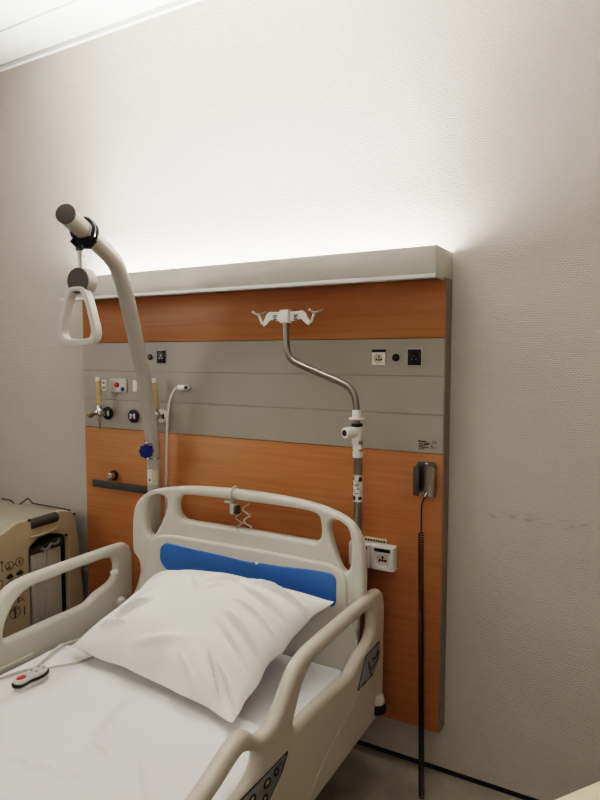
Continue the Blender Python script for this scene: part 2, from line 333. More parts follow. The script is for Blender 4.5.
def flowmeter(x, z, yb, label, front=True):
    t = thing('flowmeter', label, 'flowmeter', (x, F-.018, z))
    mk('valve_body', 'chrome', t, lambda b: (cyl(b, (x, F-.018, z), (x, yb, z+.004), .009, n=18), sphere(b, (x, yb, z+.006), .019, (1, 1, 1.05)), cyl(b, (x, yb, z+.012), (x, yb, z+.036), .012, .010, n=18), cyl(b, (x, yb, z-.008), (x, yb, z-.038), .010, .007, n=16)))
    mk('spout', 'steel', t, lambda b: (cyl(b, (x, yb, z-.038), (x, yb, z-.052), .0055, .004, n=12), cyl(b, (x, yb, z-.052), (x, yb, z-.064), .0022, n=8)))
    mk('gauge_tube', 'amber', t, lambda b: tube(b, smooth_path([(x, yb, z+.034), (x-.002, yb, z+.075), (x-.004, yb, z+.133)], 4), .0115, 14))
    mk('tube_cap', 'white', t, lambda b: cyl(b, (x-.004, yb, z+.133), (x-.0048, yb, z+.152), .0095, n=16, bev=.002))
    if front:
        k = mk('control_knob', 'steel', t, lambda b: (cyl(b, (x, yb-.018, z), (x, yb-.048, z-.002), .006, n=14), cyl(b, (x, yb-.040, z-.002), (x, yb-.058, z-.003), .012, n=20, bev=.002)))
        mk('knob_face', 'brass', k, lambda b: cyl(b, (x, yb-.0575, z-.003), (x, yb-.0595, z-.003), .008, n=18))
    return t
flowmeter(-1.971, 1.127, -.112, 'chrome oxygen flowmeter with amber tube at the left end of grey band')
flowmeter(-1.668, 1.127, -.105, 'flowmeter with amber tube half hidden behind the lifting pole', False)

# call cord plugged into the panel
t = thing('nurse_call_cable', 'white cord plugged into the grey band and hanging behind the bed', 'cord', (-1.55, F, 1.243))
mk('plug', 'white', t, lambda b: (box(b, (-1.578, F-.024, 1.234), (-1.535, F-.001, 1.254), .004), cyl(b, (-1.535, F-.012, 1.244), (-1.528, F-.012, 1.244), .006, n=12)))
mk('plug_tip', 'dark', t, lambda b: box(b, (-1.541, F-.0255, 1.238), (-1.529, F-.0005, 1.250), .002))
mk('cable', 'wcord', t, lambda b: tube(b, smooth_path([(-1.572, -.075, 1.244), (-1.588, -.085, 1.235), (-1.604, -.09, 1.206), (-1.619, -.09, 1.147), (-1.627, -.09, 1.037), (-1.635, -.09, .798), (-1.637, -.09, .5), (-1.63, -.09, .25)]), .0048, 8))

# dark equipment rail
t = thing('equipment_rail', 'dark flat rail bar fixed low on the wood panel, left of the lifting pole', 'wall rail', (-1.85, PY, .83))
mk('bar', 'dark', t, lambda b: box(b, (-2.032, -.104, .813), (-1.668, -.094, .843), .0015))
for xx in (-1.945,):
    k = mk('bracket', 'chrome', t, lambda b: (cyl(b, (xx, PY, .862), (xx, -.092, .862), .016, .013, n=22, bev=.003), box(b, (xx-.008, -.0935, .835), (xx+.008, -.0895, .862), .001)))
    mk('disc', 'black', k, lambda b: cyl(b, (xx, PY, .862), (xx, PY-.008, .862), .022, n=24, bev=.002))  # black disc painted in for the shadow behind the bracket

# nurse handset holder and coiled cord
t = thing('handset_holder', 'grey metal handset holder screwed to the wood panel below grey band', 'holder', (-.59, PY, .985))
mk('back_plate', 'steel', t, lambda b: solid2d(b, [rnd([(-.621, .928), (-.556, .928), (-.556, 1.005), (-.559, 1.037), (-.616, 1.037), (-.621, 1.02)], .006)], .003, .001, XZ(PY-.0025)))
mk('left_flap', 'dark', t, lambda b: (box(b, (-.6215, PY-.030, .930), (-.6185, PY-.001, 1.022), .001), box(b, (-.6215, PY-.034, .930), (-.603, PY-.030, 1.022), .001)))
mk('right_flap', 'steel', t, lambda b: (box(b, (-.559, PY-.026, .930), (-.556, PY-.001, 1.022), .001), box(b, (-.576, PY-.030, .930), (-.556, PY-.026, 1.022), .001)))
for zz in (1.028, .936): mk('screw', 'chrome', t, lambda b: sphere(b, (-.588, PY-.004, zz), .005, n=12))
t = thing('coiled_cord', 'long black coiled cord hanging from the handset holder to the floor', 'cord', (-.59, PY-.04, .92))
def coil(b):
    pts = [(-.588, -.069, .934), (-.590, -.075, .925), (-.595, -.088, .90), (-.594, -.092, .85), (-.593, -.095, .815)]
    P = smooth_path(pts, 5); tube(b, P, .0023, 6)
    n = 118; s = 10; Q = []
    for i in range(n*s+1):
        u = i/(n*s); z = .815-u*.805; cx = -.593+.036*u; cy = -.095-.068*u; a = 2*PI*i/s
        Q.append((cx+.0072*math.cos(a), cy+.0072*math.sin(a), z))
    tube(b, Q, .0021, 5)
mk('cord', 'black', t, coil)
mk('cable_boot', 'chrome', t, lambda b: cyl(b, (-.586, -.068, .938), (-.591, -.073, .926), .0052, .004, n=12))

# ------------------------------------------------------------------ hospital bed
bed = thing('hospital_bed', 'cream plastic hospital bed with blue headboard inset and raised side rails', 'bed', (-1.19, -1.2, 0))
XC, HW = -1.170, .463
def bendY(x): return .075*min(1.15, abs((x-XC)/HW))**2
def bend(b, n=26):
    for i in range(1, n):
        x = XC-HW+2*HW*i/n
        bmesh.ops.bisect_plane(b, geom=list(b.verts)+list(b.edges)+list(b.faces), plane_co=(x, 0, 0), plane_no=(1, 0, 0), dist=1e-6)
    for v in b.verts: v.co.y -= bendY(v.co.x)
def symm(pts): return [(XC+u, v) for u, v in pts]+[(XC-u, v) for u, v in pts[::-1]]
half = [(.0, .904), (.20, .901), (.32, .891), (.395, .872), (.438, .840), (.458, .795), (.464, .735), (.464, .668), (.461, .640), (.443, .612), (.438, .575), (.436, .45), (.432, .30)]
outer = [(XC+u, v) for u, v in half]+[(XC+u, v) for u, v in [(.2, .30), (-.2, .30)]]+[(XC-u, v) for u, v in half[:0:-1]]
cen = cat([(XC+u, v) for u, v in [(0, .868), (.2, .871), (.262, .870), (.287, .862), (.296, .842), (.298, .808), (.288, .785), (.262, .776), (.15, .771), (0, .769), (-.15, .770), (-.25, .775), (-.276, .786), (-.288, .808), (-.288, .838), (-.276, .860), (-.25, .867), (-.15, .868)]], 4)
def ear(s): return cat([(XC+s*u, v) for u, v in [(.330, .842), (.342, .856), (.368, .861), (.396, .850), (.411, .822), (.415, .775), (.412, .735), (.402, .712), (.387, .708), (.372, .722), (.350, .765), (.332, .812)]], 4)
ears = [ear(1), ear(-1)[::-1]]
def headf(b):
    solid2d(b, [cat(outer, 3), cen]+ears, .040, .0135, XZ(-.186), 5)
    # swelling of the moulding around the inset
    rp = [(0, .711), (.2, .716), (.30, .722), (.345, .722), (.385, .706), (.402, .68), (.405, .62), (.405, .35), (-.405, .35), (-.405, .62), (-.400, .672), (-.38, .70), (-.34, .716), (-.28, .718), (-.2, .714)]
    solid2d(b, [cat([(XC+u, v) for u, v in rp], 4)], .022, .010, XZ(-.205), 4)
    bend(b)
head = mk('headboard', 'plast', bed, headf, ang=50)
def bluef(b):
    p = [(-.347, .625), (-.345, .672), (-.325, .691), (-.20, .677), (0, .665), (.15, .675), (.30, .694), (.352, .698), (.366, .685), (.366, .607), (.352, .592), (.20, .582), (-.2, .582), (-.325, .592)]
    solid2d(b, [rnd([(XC+u, v) for u, v in p], .012, 3)], .008, .003, XZ(-.2155), 2); bend(b)
inset = mk('blue_inset', 'blue', head, bluef)
mk('inset_clip', 'white', head, lambda b: sphere(b, (XC+.05, -.223-bendY(XC+.05), .669), .005, n=10))
# side rails: profile in (Y, Z)
rail_out = [(-.200, .262), (-.186, .33), (-.184, .48), (-.180, .56), (-.186, .612), (-.205, .642), (-.245, .655), (-.40, .657), (-.60, .656), (-.675, .652), (-.720, .639), (-.755, .613), (-.790, .578), (-.822, .556), (-.857, .549), (-.890, .560), (-.918, .585), (-.945, .597), (-.985, .588), (-1.08, .553), (-1.30, .505), (-1.52, .475), (-1.60, .45), (-1.625, .40), (-1.62, .31), (-1.585, .262), (-1.50, .250), (-1.0, .247), (-.467, .250), (-.26, .252)]
rail_h1 = [(-.742, .492), (-.728, .477), (-.70, .476), (-.56, .478), (-.435, .478), (-.395, .488), (-.365, .503), (-.325, .512), (-.290, .524), (-.272, .545), (-.268, .580), (-.278, .602), (-.302, .616), (-.40, .6185), (-.58, .6185), (-.655, .612), (-.700, .583), (-.728, .54)]
rail_h2 = [(-.888, .515), (-.905, .532), (-.935, .549), (-.965, .551), (-1.05, .522), (-1.20, .487), (-1.36, .46), (-1.41, .44), (-1.40, .42), (-1.30, .413), (-1.12, .418), (-1.02, .440), (-.985, .462), (-.925, .472), (-.895, .490)]
def rail(xc, dy, dz, end, lift=0, name='side_rail', m='plast'):
    def sh_(L): return [(y+dy+end*max(0, min(1, (y+.45)/.2)), z_+dz) for y, z_ in L]
    return mk(name, m, bed, lambda b: solid2d(b, [cat(sh_(rail_out), 4), cat([(y, z_+(lift*max(0, min(1, (-.42-y)/.2)) if z_ < .53 else 0)) for y, z_ in sh_(rail_h1)], 4), cat(sh_(rail_h2), 4)], .037, .0155, YZ(xc), 5), ang=50)
RX = -.702
rr = rail(RX, .017, .0, .006, .018, m='plastd'); rl = rail(-1.735, -.004, -.003, -.003)  # right rail's darker plastic puts its less-lit side into the colour
RF = RX+.0185
# moulded seam lines and grip dots on right rail
mk('moulding_seam', 'plastd', rr, lambda b: tube(b, smooth_path([(RF, -.34, .41), (RF, -.44, .375), (RF, -.57, .335), (RF, -.66, .28)], 6), .0013, 8))
for k in range(7): mk('grip_dot', 'plastd', rr, lambda b: sphere(b, (RX+.0115, -.50-.026*k, .643), .0028, n=8))
for k in range(7): mk('grip_dot', 'plast', rl, lambda b: sphere(b, (-1.7225, -.44-.026*k, .643), .0028, n=8))
mk('moulding_seam', 'plast', rl, lambda b: tube(b, smooth_path([(-1.7165, -.38, .455), (-1.7165, -.46, .42), (-1.7165, -.53, .37), (-1.7165, -.56, .32)], 6), .0012, 8))
mk('lower_ledge', 'plast', rl, lambda b: box(b, (-1.716, -1.2, .376), (-1.708, -.65, .398), .003))
mk('rail_hinge', 'plast', rl, lambda b: cyl(b, (-1.716, -.262, .428), (-1.695, -.262, .428), .024, .018, n=24, bev=.004))
mk('release_catch', 'white', rl, lambda b: box(b, (-1.716, -.312, .549), (-1.70, -.285, .566), .003))
em = mk('round_emblem', 'knob', rl, lambda b: cyl(b, (-1.716, -.80, .472), (-1.714, -.80, .472), .036, n=32))
mk('emblem_centre', 'white', em, lambda b: cyl(b, (-1.7145, -.80, .472), (-1.713, -.80, .472), .029, n=32))
# information sticker
stp = [(-.206, .497), (-.208, .442), (-.260, .408), (-.370, .413), (-.316, .491)]
def inset_poly(p, k):
    cx = sum(a for a, _ in p)/len(p); cy = sum(c for _, c in p)/len(p); return [(cx+(a-cx)*k, cy+(c-cy)*k) for a, c in p]
s_ = mk('information_sticker', 'ink', rr, lambda b: solid2d(b, [rnd(stp, .006)], .0016, .0004, YZ(RF), 1))
mk('sticker_face', 'stk', s_, lambda b: solid2d(b, [rnd(inset_poly(stp, .93), .006)], .0016, .0004, YZ(RF+.0006), 1))
def sticker_print(b):
    x = RF+.0018
    x = x
    tube(b, [(x, -.225, .474), (x, -.232, .458), (x, -.245, .456), (x, -.255, .462), (x, -.262, .458)], .0022, 6)
    tube(b, [(x, -.214, .470), (x, -.213, .459), (x, -.222, .457)], .002, 6)
    tube(b, smooth_path([(x, -.292, .466), (x, -.290, .445), (x, -.272, .436), (x, -.240, .440), (x, -.215, .445)], 4), .0012, 5)
    tube(b, smooth_path([(x, -.283, .455), (x, -.282, .430), (x, -.268, .420)], 4), .0012, 5)
    sphere(b, (x, -.268, .416), .004, (.3, 1, 1), 10)
    box(b, (x-.0004, -.338, .4125), (x+.0003, -.312, .4185))
mk('sticker_print', 'ink', s_, sticker_print)
# bed control panel on the right rail
cpp = [(y-.018, z_+.006) for y, z_ in [(-.738, .458), (-.764, .424), (-.815, .394), (-.90, .372), (-1.0, .362), (-1.10, .366), (-1.16, .384), (-1.14, .405), (-1.06, .425), (-.985, .452), (-.94, .463)]]
cp = mk('control_panel', 'ink', rr, lambda b: solid2d(b, [rnd(cpp, .006)], .0024, .0006, YZ(RF), 1))
mk('panel_face', 'stk', cp, lambda b: solid2d(b, [rnd(inset_poly(cpp, .95), .006)], .0024, .0006, YZ(RF+.0006), 1))
xs = RF+.0022
for (y, z_, k) in ((-.813, .446, .7), (-.850, .444, 1), (-.908, .444, 1), (-.860, .414, .9), (-.923, .411, 1), (-.973, .436, 1), (-.988, .396, 1), (-1.048, .406, 1)):
    ks = mk('panel_key', 'ink', cp, lambda b: tube(b, [(xs, y+.012*k*math.cos(a), z_+.0085*k*math.sin(a)) for a in [q*PI/7 for q in range(14)]], .0022, 6, True))
    mk('key_symbol', 'cream', ks, lambda b: sphere(b, (xs, y+.002, z_+.001), .0042*k, (.35, 1, 1), 10))
mk('panel_display', 'ink', cp, lambda b: tube(b, [(xs, -.786, .4565), (xs, -.818, .4575), (xs, -.821, .452), (xs, -.789, .4505)], .0009, 5, True))
# frame
mk('mattress_deck', 'plastd', bed, lambda b: box(b, (-1.655, -2.15, .235), (-.765, -.235, .268), .006))
for xx in (-1.60, -.84): mk('frame_beam', 'dark', bed, lambda b: box(b, (xx-.03, -2.12, .17), (xx+.03, -.26, .235), .004))
for yy in (-.50, -1.85):
    mk('cross_beam', 'dark', bed, lambda b: box(b, (-1.6, yy-.03, .135), (-.84, yy+.03, .18), .004))
    for xx in (-1.56, -.88):
        c_ = mk('castor', 'plastd', bed, lambda b: (box(b, (xx-.03, yy-.035, .085), (xx+.03, yy+.035, .14), .008), cyl(b, (xx, yy, .1), (xx, yy, .16), .015, n=14)))
        mk('wheel', 'rubber', c_, lambda b: cyl(b, (xx-.014, yy, .05), (xx+.014, yy, .05), .05, n=28, bev=.006))
for xx in (-.688, -1.655):
    k = mk('bumper_roller', 'plastd', bed, lambda b: (cyl(b, (xx, -.212, .30), (xx, -.212, .328), .027, .021, n=28, bev=.006), box(b, (min(xx, xx+(.06 if xx < -1 else -.06)), -.225, .30), (max(xx, xx+(.06 if xx < -1 else -.06)), -.199, .318), .003)))
    mk('rubber_ring', 'rubber', k, lambda b: cyl(b, (xx, -.212, .272), (xx, -.212, .2995), .029, n=28, bev=.006))
# footboard (off the picture's edge)
mk('footboard', 'plast', bed, lambda b: solid2d(b, [rnd(rect(XC-.45, .25, XC+.45, .66), .08, 6), rnd(rect(XC-.30, .57, XC+.30, .62), .02, 4)], .04, .018, XZ(-2.20), 4))

# headboard clip with coiled grey cable
t = thing('cable_clip', 'grey cable hook with coiled cable hanging from the top of the headboard', 'hook', (-1.225, -.205, .86))
xc_ = -1.236
mk('ring', 'plast', t, lambda b: tube(b, [(xc_, -.186+.0265*math.cos(a)-bendY(xc_), .886+.0235*math.sin(a)) for a in [k*PI/12 for k in range(24)]], .004, 8, True))
mk('hook_body', 'gcord', t, lambda b: (box(b, (-1.262, -.214, .856), (-1.232, -.190, .864), .002), box(b, (-1.240, -.214, .818), (-1.218, -.185, .856), .006)))
mk('hook_insert', 'dark', t, lambda b: box(b, (-1.221, -.216, .822), (-1.208, -.188, .850), .003))
def ccoil(b):
    P = []
    for i in range(60):
        u = i/59; P.append((-1.183+.013*math.cos(u*2*PI*2.6)+.012*u, -.196+.009*math.sin(u*2*PI*2.6), .862-.105*u))
    tube(b, P, .0024, 7)
    P = []
    for i in range(50):
        u = i/49; P.append((-1.212+.012*math.cos(u*2*PI*1.8+1)+.006*u, -.196+.009*math.sin(u*2*PI*1.8+1), .820-.063*u))
    tube(b, P, .0024, 7)
mk('coiled_cable', 'gcord', t, ccoil)

# ------------------------------------------------------------------ mattress, sheets, pillow
def ridge(p, a, b_, w):
    """1 on the segment a-b, falling off with width w and tapering to the ends"""
    ax, ay = a; bx, by = b_; dx, dy = bx-ax, by-ay; L2 = dx*dx+dy*dy
    t = ((p[0]-ax)*dx+(p[1]-ay)*dy)/L2; tt = max(0, min(1, t)); d2 = (p[0]-ax-tt*dx)**2+(p[1]-ay-tt*dy)**2
    return math.exp(-d2/(w*w))*(.25+.75*math.sin(PI*min(1, max(0, tt)))) if -.3 < t < 1.3 else 0
MZ = .412
mk_ = B(); box(mk_, (-1.640, -2.16, .27), (-.762, -.262, MZ), .028, 5)
mat_o = tag(obj('mattress', mk_, 'sheet2', origin=(-1.2, -1.2, .27)), 'mattress in a tight white fitted sheet, bare beside the pillow', 'mattress')
rng = random.Random(11)
cre = [((-1.60, -.62), (-1.50, -.86), .013, .004), ((-1.50, -.80), (-1.52, -1.06), .012, .0045), ((-1.46, -.66), (-1.44, -.86), .010, .004),
       ((-1.22, -.74), (-1.16, -.92), .016, .005), ((-1.16, -.92), (-1.06, -.95), .014, .004), ((-1.30, -1.05), (-1.05, -1.02), .010, .004), ((-1.02, -.90), (-.90, -1.00), .010, .0035), ((-1.1, -1.12), (-.95, -1.1), .008, .0035)]
for k in range(26):
    x = rng.uniform(-1.6, -.82); y = rng.uniform(-2.0, -.75); a = rng.choice([rng.uniform(-.4, .4), rng.uniform(1.2, 1.9)]); l = rng.uniform(.08, .26)
    cre.append(((x, y), (x+l*math.cos(a), y-l*math.sin(a)), rng.uniform(.007, .017), rng.uniform(-.002, .0035)))
def sheetf(b):
    nx, ny = 150, 200; V = {}
    for i in range(nx+1):
        for j in range(ny+1):
            u = i/nx; v = j/ny; s = -.485+.97*u           # arc length across
            x = -1.201+s; z = MZ+.004
            head = -.575-.085*u-.012*math.sin(u*9)-.02*max(0, .12-u)/.12
            y = head+(-2.17-head)*v
            ed = .425
            if abs(s) > ed:    # rolls down the sides
                o = abs(s)-ed; r = .03; th = min(o/r, PI/2); ex = r*math.sin(th); dz = r*(1-math.cos(th))+max(0, o-r*PI/2)
                x = -1.201+math.copysign(ed+ex, s); z -= dz
            p = (x, y); h = 0
            for a, c, w, k in cre: h += 3.2*k*ridge(p, a, c, w*.9)
            h += .0035*(noise.noise((x*3.1, y*2.3, 1.7))+.5) + .0016*noise.noise((x*9, y*6, 4))
            lip = math.exp(-((v*(head+2.17))/.014)**2)*.006+math.exp(-((v*(head+2.17)-.055)/.022)**2)*.004*(1 if u > .12 else u/.12)
            V[i, j] = b.verts.new((x, y, z+max(-.0025, h)+lip))
    for i in range(nx):
        for j in range(ny): b.faces.new((V[i, j], V[i+1, j], V[i+1, j+1], V[i, j+1]))
sh = tag(mk('top_sheet', 'sheet', None, sheetf, origin=(-1.2, -1.3, MZ)), 'white creased top sheet covering the mattress in front of the pillow', 'bed sheet')
so = sh.modifiers.new('thick', 'SOLIDIFY'); so.thickness = .003; so.offset = 1

def pillowf(b):
    # corners: front-left, front-right, back-right, back-left
    FL = Vector((-1.533, -.650, .458)); FR = Vector((-.860, -.722, .450)); BR = Vector((-.795, -.300, .630)); BL = Vector((-1.415, -.290, .612))
    N = 90; V = {}; W = {}
    creases = [((.10, .22), (.20, .52), .022, -.010), ((.18, .20), (.30, .42), .018, .012), ((.13, .15), (.26, .20), .016, .009),
               ((.62, .86), (.98, .80), .022, .014), ((.60, .78), (.95, .66), .02, -.012), ((.70, .62), (.96, .55), .016, .007), ((.72, .50), (.97, .38), .022, .011), ((.70, .42), (.95, .27), .018, -.009),
               ((.84, .20), (.97, .06), .020, .014), ((.78, .22), (.92, .03), .016, -.010), ((.66, .14), (.80, .03), .018, .008), ((.45, .70), (.62, .86), .014, .005), ((.50, .62), (.56, .74), .010, .004), ((.36, .74), (.48, .60), .016, .005),
               ((.05, .60), (.14, .82), .018, .008), ((.40, .10), (.62, .22), .03, .006)]
    for i in range(N+1):
        for j in range(N+1):
            u = i/N; v = j/N
            p = FL*(1-u)*(1-v)+FR*u*(1-v)+BR*u*v+BL*(1-u)*v
            # edges pull in between the corners
            pin = .030
            cx = 4*u*(1-u); cv = 4*v*(1-v)
            p = p+Vector((0, 1, .15))*(pin*.55*cx*(1-v)**3)-Vector((0, 1, .3))*(pin*.2*cx*v**3)
            p = p+Vector((1, 0, 0))*(pin*.6*cv*(1-u)**4)-Vector((1, 0, 0))*(pin*1.0*cv*u**4)
            # wavy hem
            p.z += .006*math.sin(v*17+1)*u**8+.006*math.sin(u*19)*(1-v)**8
            p.x += .0035*math.sin(v*27)*u**8; p.y += .007*math.sin(u*21+2)*(1-v)**8
            bu = (1-abs(2*u-1)**2.6); bv = (1-abs(2*v-1)**2.4)
            hgt = (max(0, bu)*max(0, bv))**.62
            soft = .5+.5*min(1, hgt*1.5)
            top = .118*hgt*(1.0-.10*(u-.45))
            w = 0
            for a, c, wd, k in creases: w += 2.4*k*ridge((u, v), a, c, wd*.8)
            w += .007*noise.noise((u*3.2, v*3.2, 3))+.003*noise.noise((u*9, v*7, 8))
            up = Vector((.02, -.38, .93))
            q = p+up*(top+w*min(1, hgt*3+.15)+.004)
            r_ = p-up*(.030*hgt+.002)
            r_.z = max(r_.z, MZ+.012+.004)
            q.z = max(q.z, r_.z+.004)
            V[i, j] = b.verts.new(q)
            W[i, j] = V[i, j] if i in (0, N) or j in (0, N) else b.verts.new(r_)
    for i in range(N):
        for j in range(N):
            b.faces.new((V[i, j], V[i+1, j], V[i+1, j+1], V[i, j+1]))
            b.faces.new((W[i, j], W[i, j+1], W[i+1, j+1], W[i+1, j]))
pl = tag(mk('pillow', 'pillow', None, pillowf, origin=(-1.18, -.47, MZ)), 'plump white pillow propped against the headboard', 'pillow')

# ------------------------------------------------------------------ call handset on the sheet
hz = MZ+.011
t = thing('call_handset', 'grey handheld bed remote with a red button lying on the sheet', 'remote control', (-1.535, -.82, hz))
def hs(k):   # outline, long axis along Y, waisted
    base = [(0, .058), (.018, .050), (.026, .030), (.025, .008), (.019, -.014), (.020, -.034), (.016, -.050), (0, -.057), (-.016, -.050), (-.020, -.034), (-.019, -.014), (-.025, .008), (-.026, .030), (-.018, .050)]
    a = .06; ca, sa = math.cos(a), math.sin(a)
    return cat([(-1.508+k*(x*ca-y*sa), -.812+k*(x*sa+y*ca)) for x, y in base], 3)
mk('lower_shell', 'cgrey', t, lambda b: solid2d(b, [hs(.94)], .018, .008, XY(hz+.009), 4))
mk('rubber_band', 'black', t, lambda b: solid2d(b, [hs(1.02)], .009, .003, XY(hz+.0205), 3))
mk('upper_shell', 'cgrey', t, lambda b: solid2d(b, [hs(.93)], .014, .0065, XY(hz+.0275), 4))
mk('red_button', 'red', t, lambda b: sphere(b, (-1.507, -.842, hz+.0342), .0125, (.95, 1.2, .25), 18))
for dx, dy in ((-.009, 0), (.009, .002), (-.008, .024), (.010, .026)): mk('small_button', 'stk', t, lambda b: sphere(b, (-1.510+dx, -.800+dy, hz+.0345), .0055, (1, 1, .3), 12))
mk('cord', 'gcord', t, lambda b: tube(b, smooth_path([(-1.511, -.760, hz+.020), (-1.508, -.725, hz+.014), (-1.500, -.690, hz+.006), (-1.485, -.660, hz+.005), (-1.465, -.60, hz+.004)], 6), .0036, 8))
tag(mk('loose_cable', 'gcord', None, lambda b: tube(b, smooth_path([(-1.55, -1.10, hz+.001), (-1.60, -.93, hz+.002), (-1.612, -.845, hz+.002), (-1.592, -.79, hz+.004), (-1.57, -.752, hz+.006), (-1.572, -.715, hz+.012), (-1.595, -.66, hz+.012), (-1.612, -.60, hz+.008), (-1.60, -.545, hz+.004), (-1.56, -.50, hz+.001)], 6), .0040, 8), origin=(-1.6, -.8, hz)),
    'thin grey cable running over the sheet edge beside the left rail and under pillow', 'cable')
tag(mk('white_cable', 'wcord', None, lambda b: tube(b, smooth_path([(-1.690, -.165, .55), (-1.690, -.19, .485), (-1.696, -.215, .43), (-1.70, -.225, .36), (-1.69, -.20, .25)], 6), .0032, 8), origin=(-1.67, -.2, .45)),
    'short white cable hanging between headboard edge and left rail', 'cable')

# ------------------------------------------------------------------ lifting pole with trapeze
t = thing('lifting_pole', 'tall cream bed lifting pole bending over the pillow, with blue knob', 'lifting pole', (-1.652, -.138, .2))
pp = smooth_path([(-1.652, -.137, .20), (-1.652, -.137, .6), (-1.650, -.140, .95), (-1.645, -.153, 1.05), (-1.628, -.195, 1.2), (-1.598, -.268, 1.386), (-1.564, -.352, 1.556), (-1.551, -.386, 1.615), (-1.534, -.428, 1.664), (-1.511, -.485, 1.690), (-1.470, -.586, 1.718), (-1.411, -.730, 1.754)], 6)
mk('tube', 'pole', t, lambda b: tube(b, pp, [.0255+.0018*max(0, min(1, (p.z-1.1)/.5)) for p in pp], 24))
dr = (Vector((-1.411, -.730, 1.754))-Vector((-1.470, -.586, 1.718))).normalized(); tip = Vector((-1.411, -.730, 1.754))
ec = mk('end_cap', 'capd', t, lambda b: cyl(b, tip-dr*.004, tip+dr*.005, .0285, n=28, bev=.0015))
mk('cap_screw', 'pole', t, lambda b: cyl(b, tip-dr*.02+Vector((0, 0, .022)), tip-dr*.02+Vector((0, 0, .033)), .007, n=14, bev=.002))
for zz, yo in ((1.033, -.0), (.972, 0)):
    mk('collar_ring', 'chrome', t, lambda b: tube(b, [(-1.651+.027*math.cos(a), -.142+(-.006 if zz > 1 else 0)+.027*math.sin(a), zz) for a in [k*PI/14 for k in range(28)]], .0032, 8, True))
def knobf(b):
    d = Vector((.62, -.78, 0)).normalized(); d = Vector((.25, -.97, 0)).normalized(); c = Vector((-1.651, -.148, 1.005))
    star = [( (.026+.0018*math.cos(8*a))*math.cos(a), (.026+.0018*math.cos(8*a))*math.sin(a)) for a in [k*2*PI/70 for k in range(70)]]
    q = d.to_track_quat('Z', 'Y').to_matrix().to_4x4(); solid2d(b, [star], .022, .004, Matrix.Translation(c+d*.043) @ q, 3)
    cyl(b, c+d*.02, c+d*.036, .010, n=16)
mk('clamp_knob', 'knob', t, knobf)
def stkf(b):
    n = 14
    for z0, z1 in ((.870, .942),):
        vs = []
        for i in range(n+1):
            a = -2.2+2.0*i/n
            vs.append((b.verts.new((-1.651+.0262*math.cos(a), -.139+.0262*math.sin(a), z0)), b.verts.new((-1.651+.0262*math.cos(a), -.139+.0262*math.sin(a), z1))))
        for i in range(n): b.faces.new((vs[i][0], vs[i+1][0], vs[i+1][1], vs[i][1]))
st = mk('paper_sticker', 'cream', t, stkf)
def stk2(b):
    n = 8; vs = []
    for i in range(n+1):
        a = -1.95+.85*i/n
        vs.append((b.verts.new((-1.651+.0266*math.cos(a), -.139+.0266*math.sin(a), .879)), b.verts.new((-1.651+.0266*math.cos(a), -.139+.0266*math.sin(a), .932))))
    for i in range(n): b.faces.new((vs[i][0], vs[i+1][0], vs[i+1][1], vs[i][1]))
mk('sticker_panel', 'white', st, stk2)
mk('sticker_dot', 'ink', st, lambda b: sphere(b, (-1.651+.0266*math.cos(-1.5), -.139+.0266*math.sin(-1.5), .889), .0045, (1, .3, 1), 12))
mk('sticker_line', 'ink', st, lambda b: box(b, (-1.665, -.1665, .9335), (-1.640, -.1655, .9355)))

cl = Vector((-1.453, -.628, 1.729))
t = thing('trapeze_handle', 'cream triangular grab handle hanging from the lifting pole on a clamp', 'grab handle', (-1.455, -.64, 1.40))
def clampf(b):
    u = dr.cross(Vector((0, 0, 1))).normalized(); w = u.cross(dr)
    for off, r1 in ((.010, .006), (-.012, .006)):
        tube(b, [cl+dr*off+u*(.0335*math.cos(a))+w*(.0335*math.sin(a)) for a in [k*PI/14 for k in range(28)]], .0095, 8, True, ry=.006)
    tube(b, [cl+Vector((-.022, -.030, -.028)), cl+Vector((-.012, -.016, -.046)), cl+Vector((.006, .012, -.044)), cl+Vector((.020, .022, -.024))], .0065, 10)
mk('clamp', 'black', t, clampf)
for lo, hi in (((.024, -.016, -.020), (.036, .010, .012)), ((-.034, -.02, -.04), (-.024, .0, -.018))): mk('clamp_lever', 'chrome', t, lambda b: box(b, cl+Vector(lo), cl+Vector(hi), .003))
mk('strap', 'alu', t, lambda b: box(b, (-1.4690, -.6435, 1.610), (-1.4545, -.6375, 1.700), .001))
mk('strap_buckle', 'black', t, lambda b: box(b, (-1.473, -.647, 1.672), (-1.451, -.634, 1.694), .002))
a_ = math.radians(9); dn = Vector((math.sin(a_), -math.cos(a_), 0)); du = Vector((math.cos(a_), math.sin(a_), 0))
pc = Vector((-1.456, -.640, 1.582))
pk = mk('reel', 'pole', t, lambda b: cyl(b, pc-dn*.021, pc+dn*.017, .040, n=36, bev=.003))
mk('reel_face', 'capd', pk, lambda b: cyl(b, pc+dn*.0165, pc+dn*.0185, .0375, n=36))
mg = Matrix(((du.x, 0, dn.x, -1.458), (du.y, 0, dn.y, -.650), (0, 1, 0, 0), (0, 0, 0, 1)))
go = [(-.030, 1.565), (.030, 1.565), (.050, 1.51), (.068, 1.445), (.0695, 1.42), (.058, 1.398), (.0, 1.391), (-.058, 1.398), (-.0695, 1.42), (-.068, 1.445), (-.050, 1.51)]
gi = [(-.0165, 1.552), (.0165, 1.552), (.034, 1.51), (.0505, 1.445), (.051, 1.428), (.044, 1.416), (0, 1.411), (-.044, 1.416), (-.051, 1.428), (-.0505, 1.445), (-.034, 1.51)]
mk('grip', 'grip', t, lambda b: solid2d(b, [rnd(go, .02), rnd(gi, .012)], .032, .006, mg, 3))

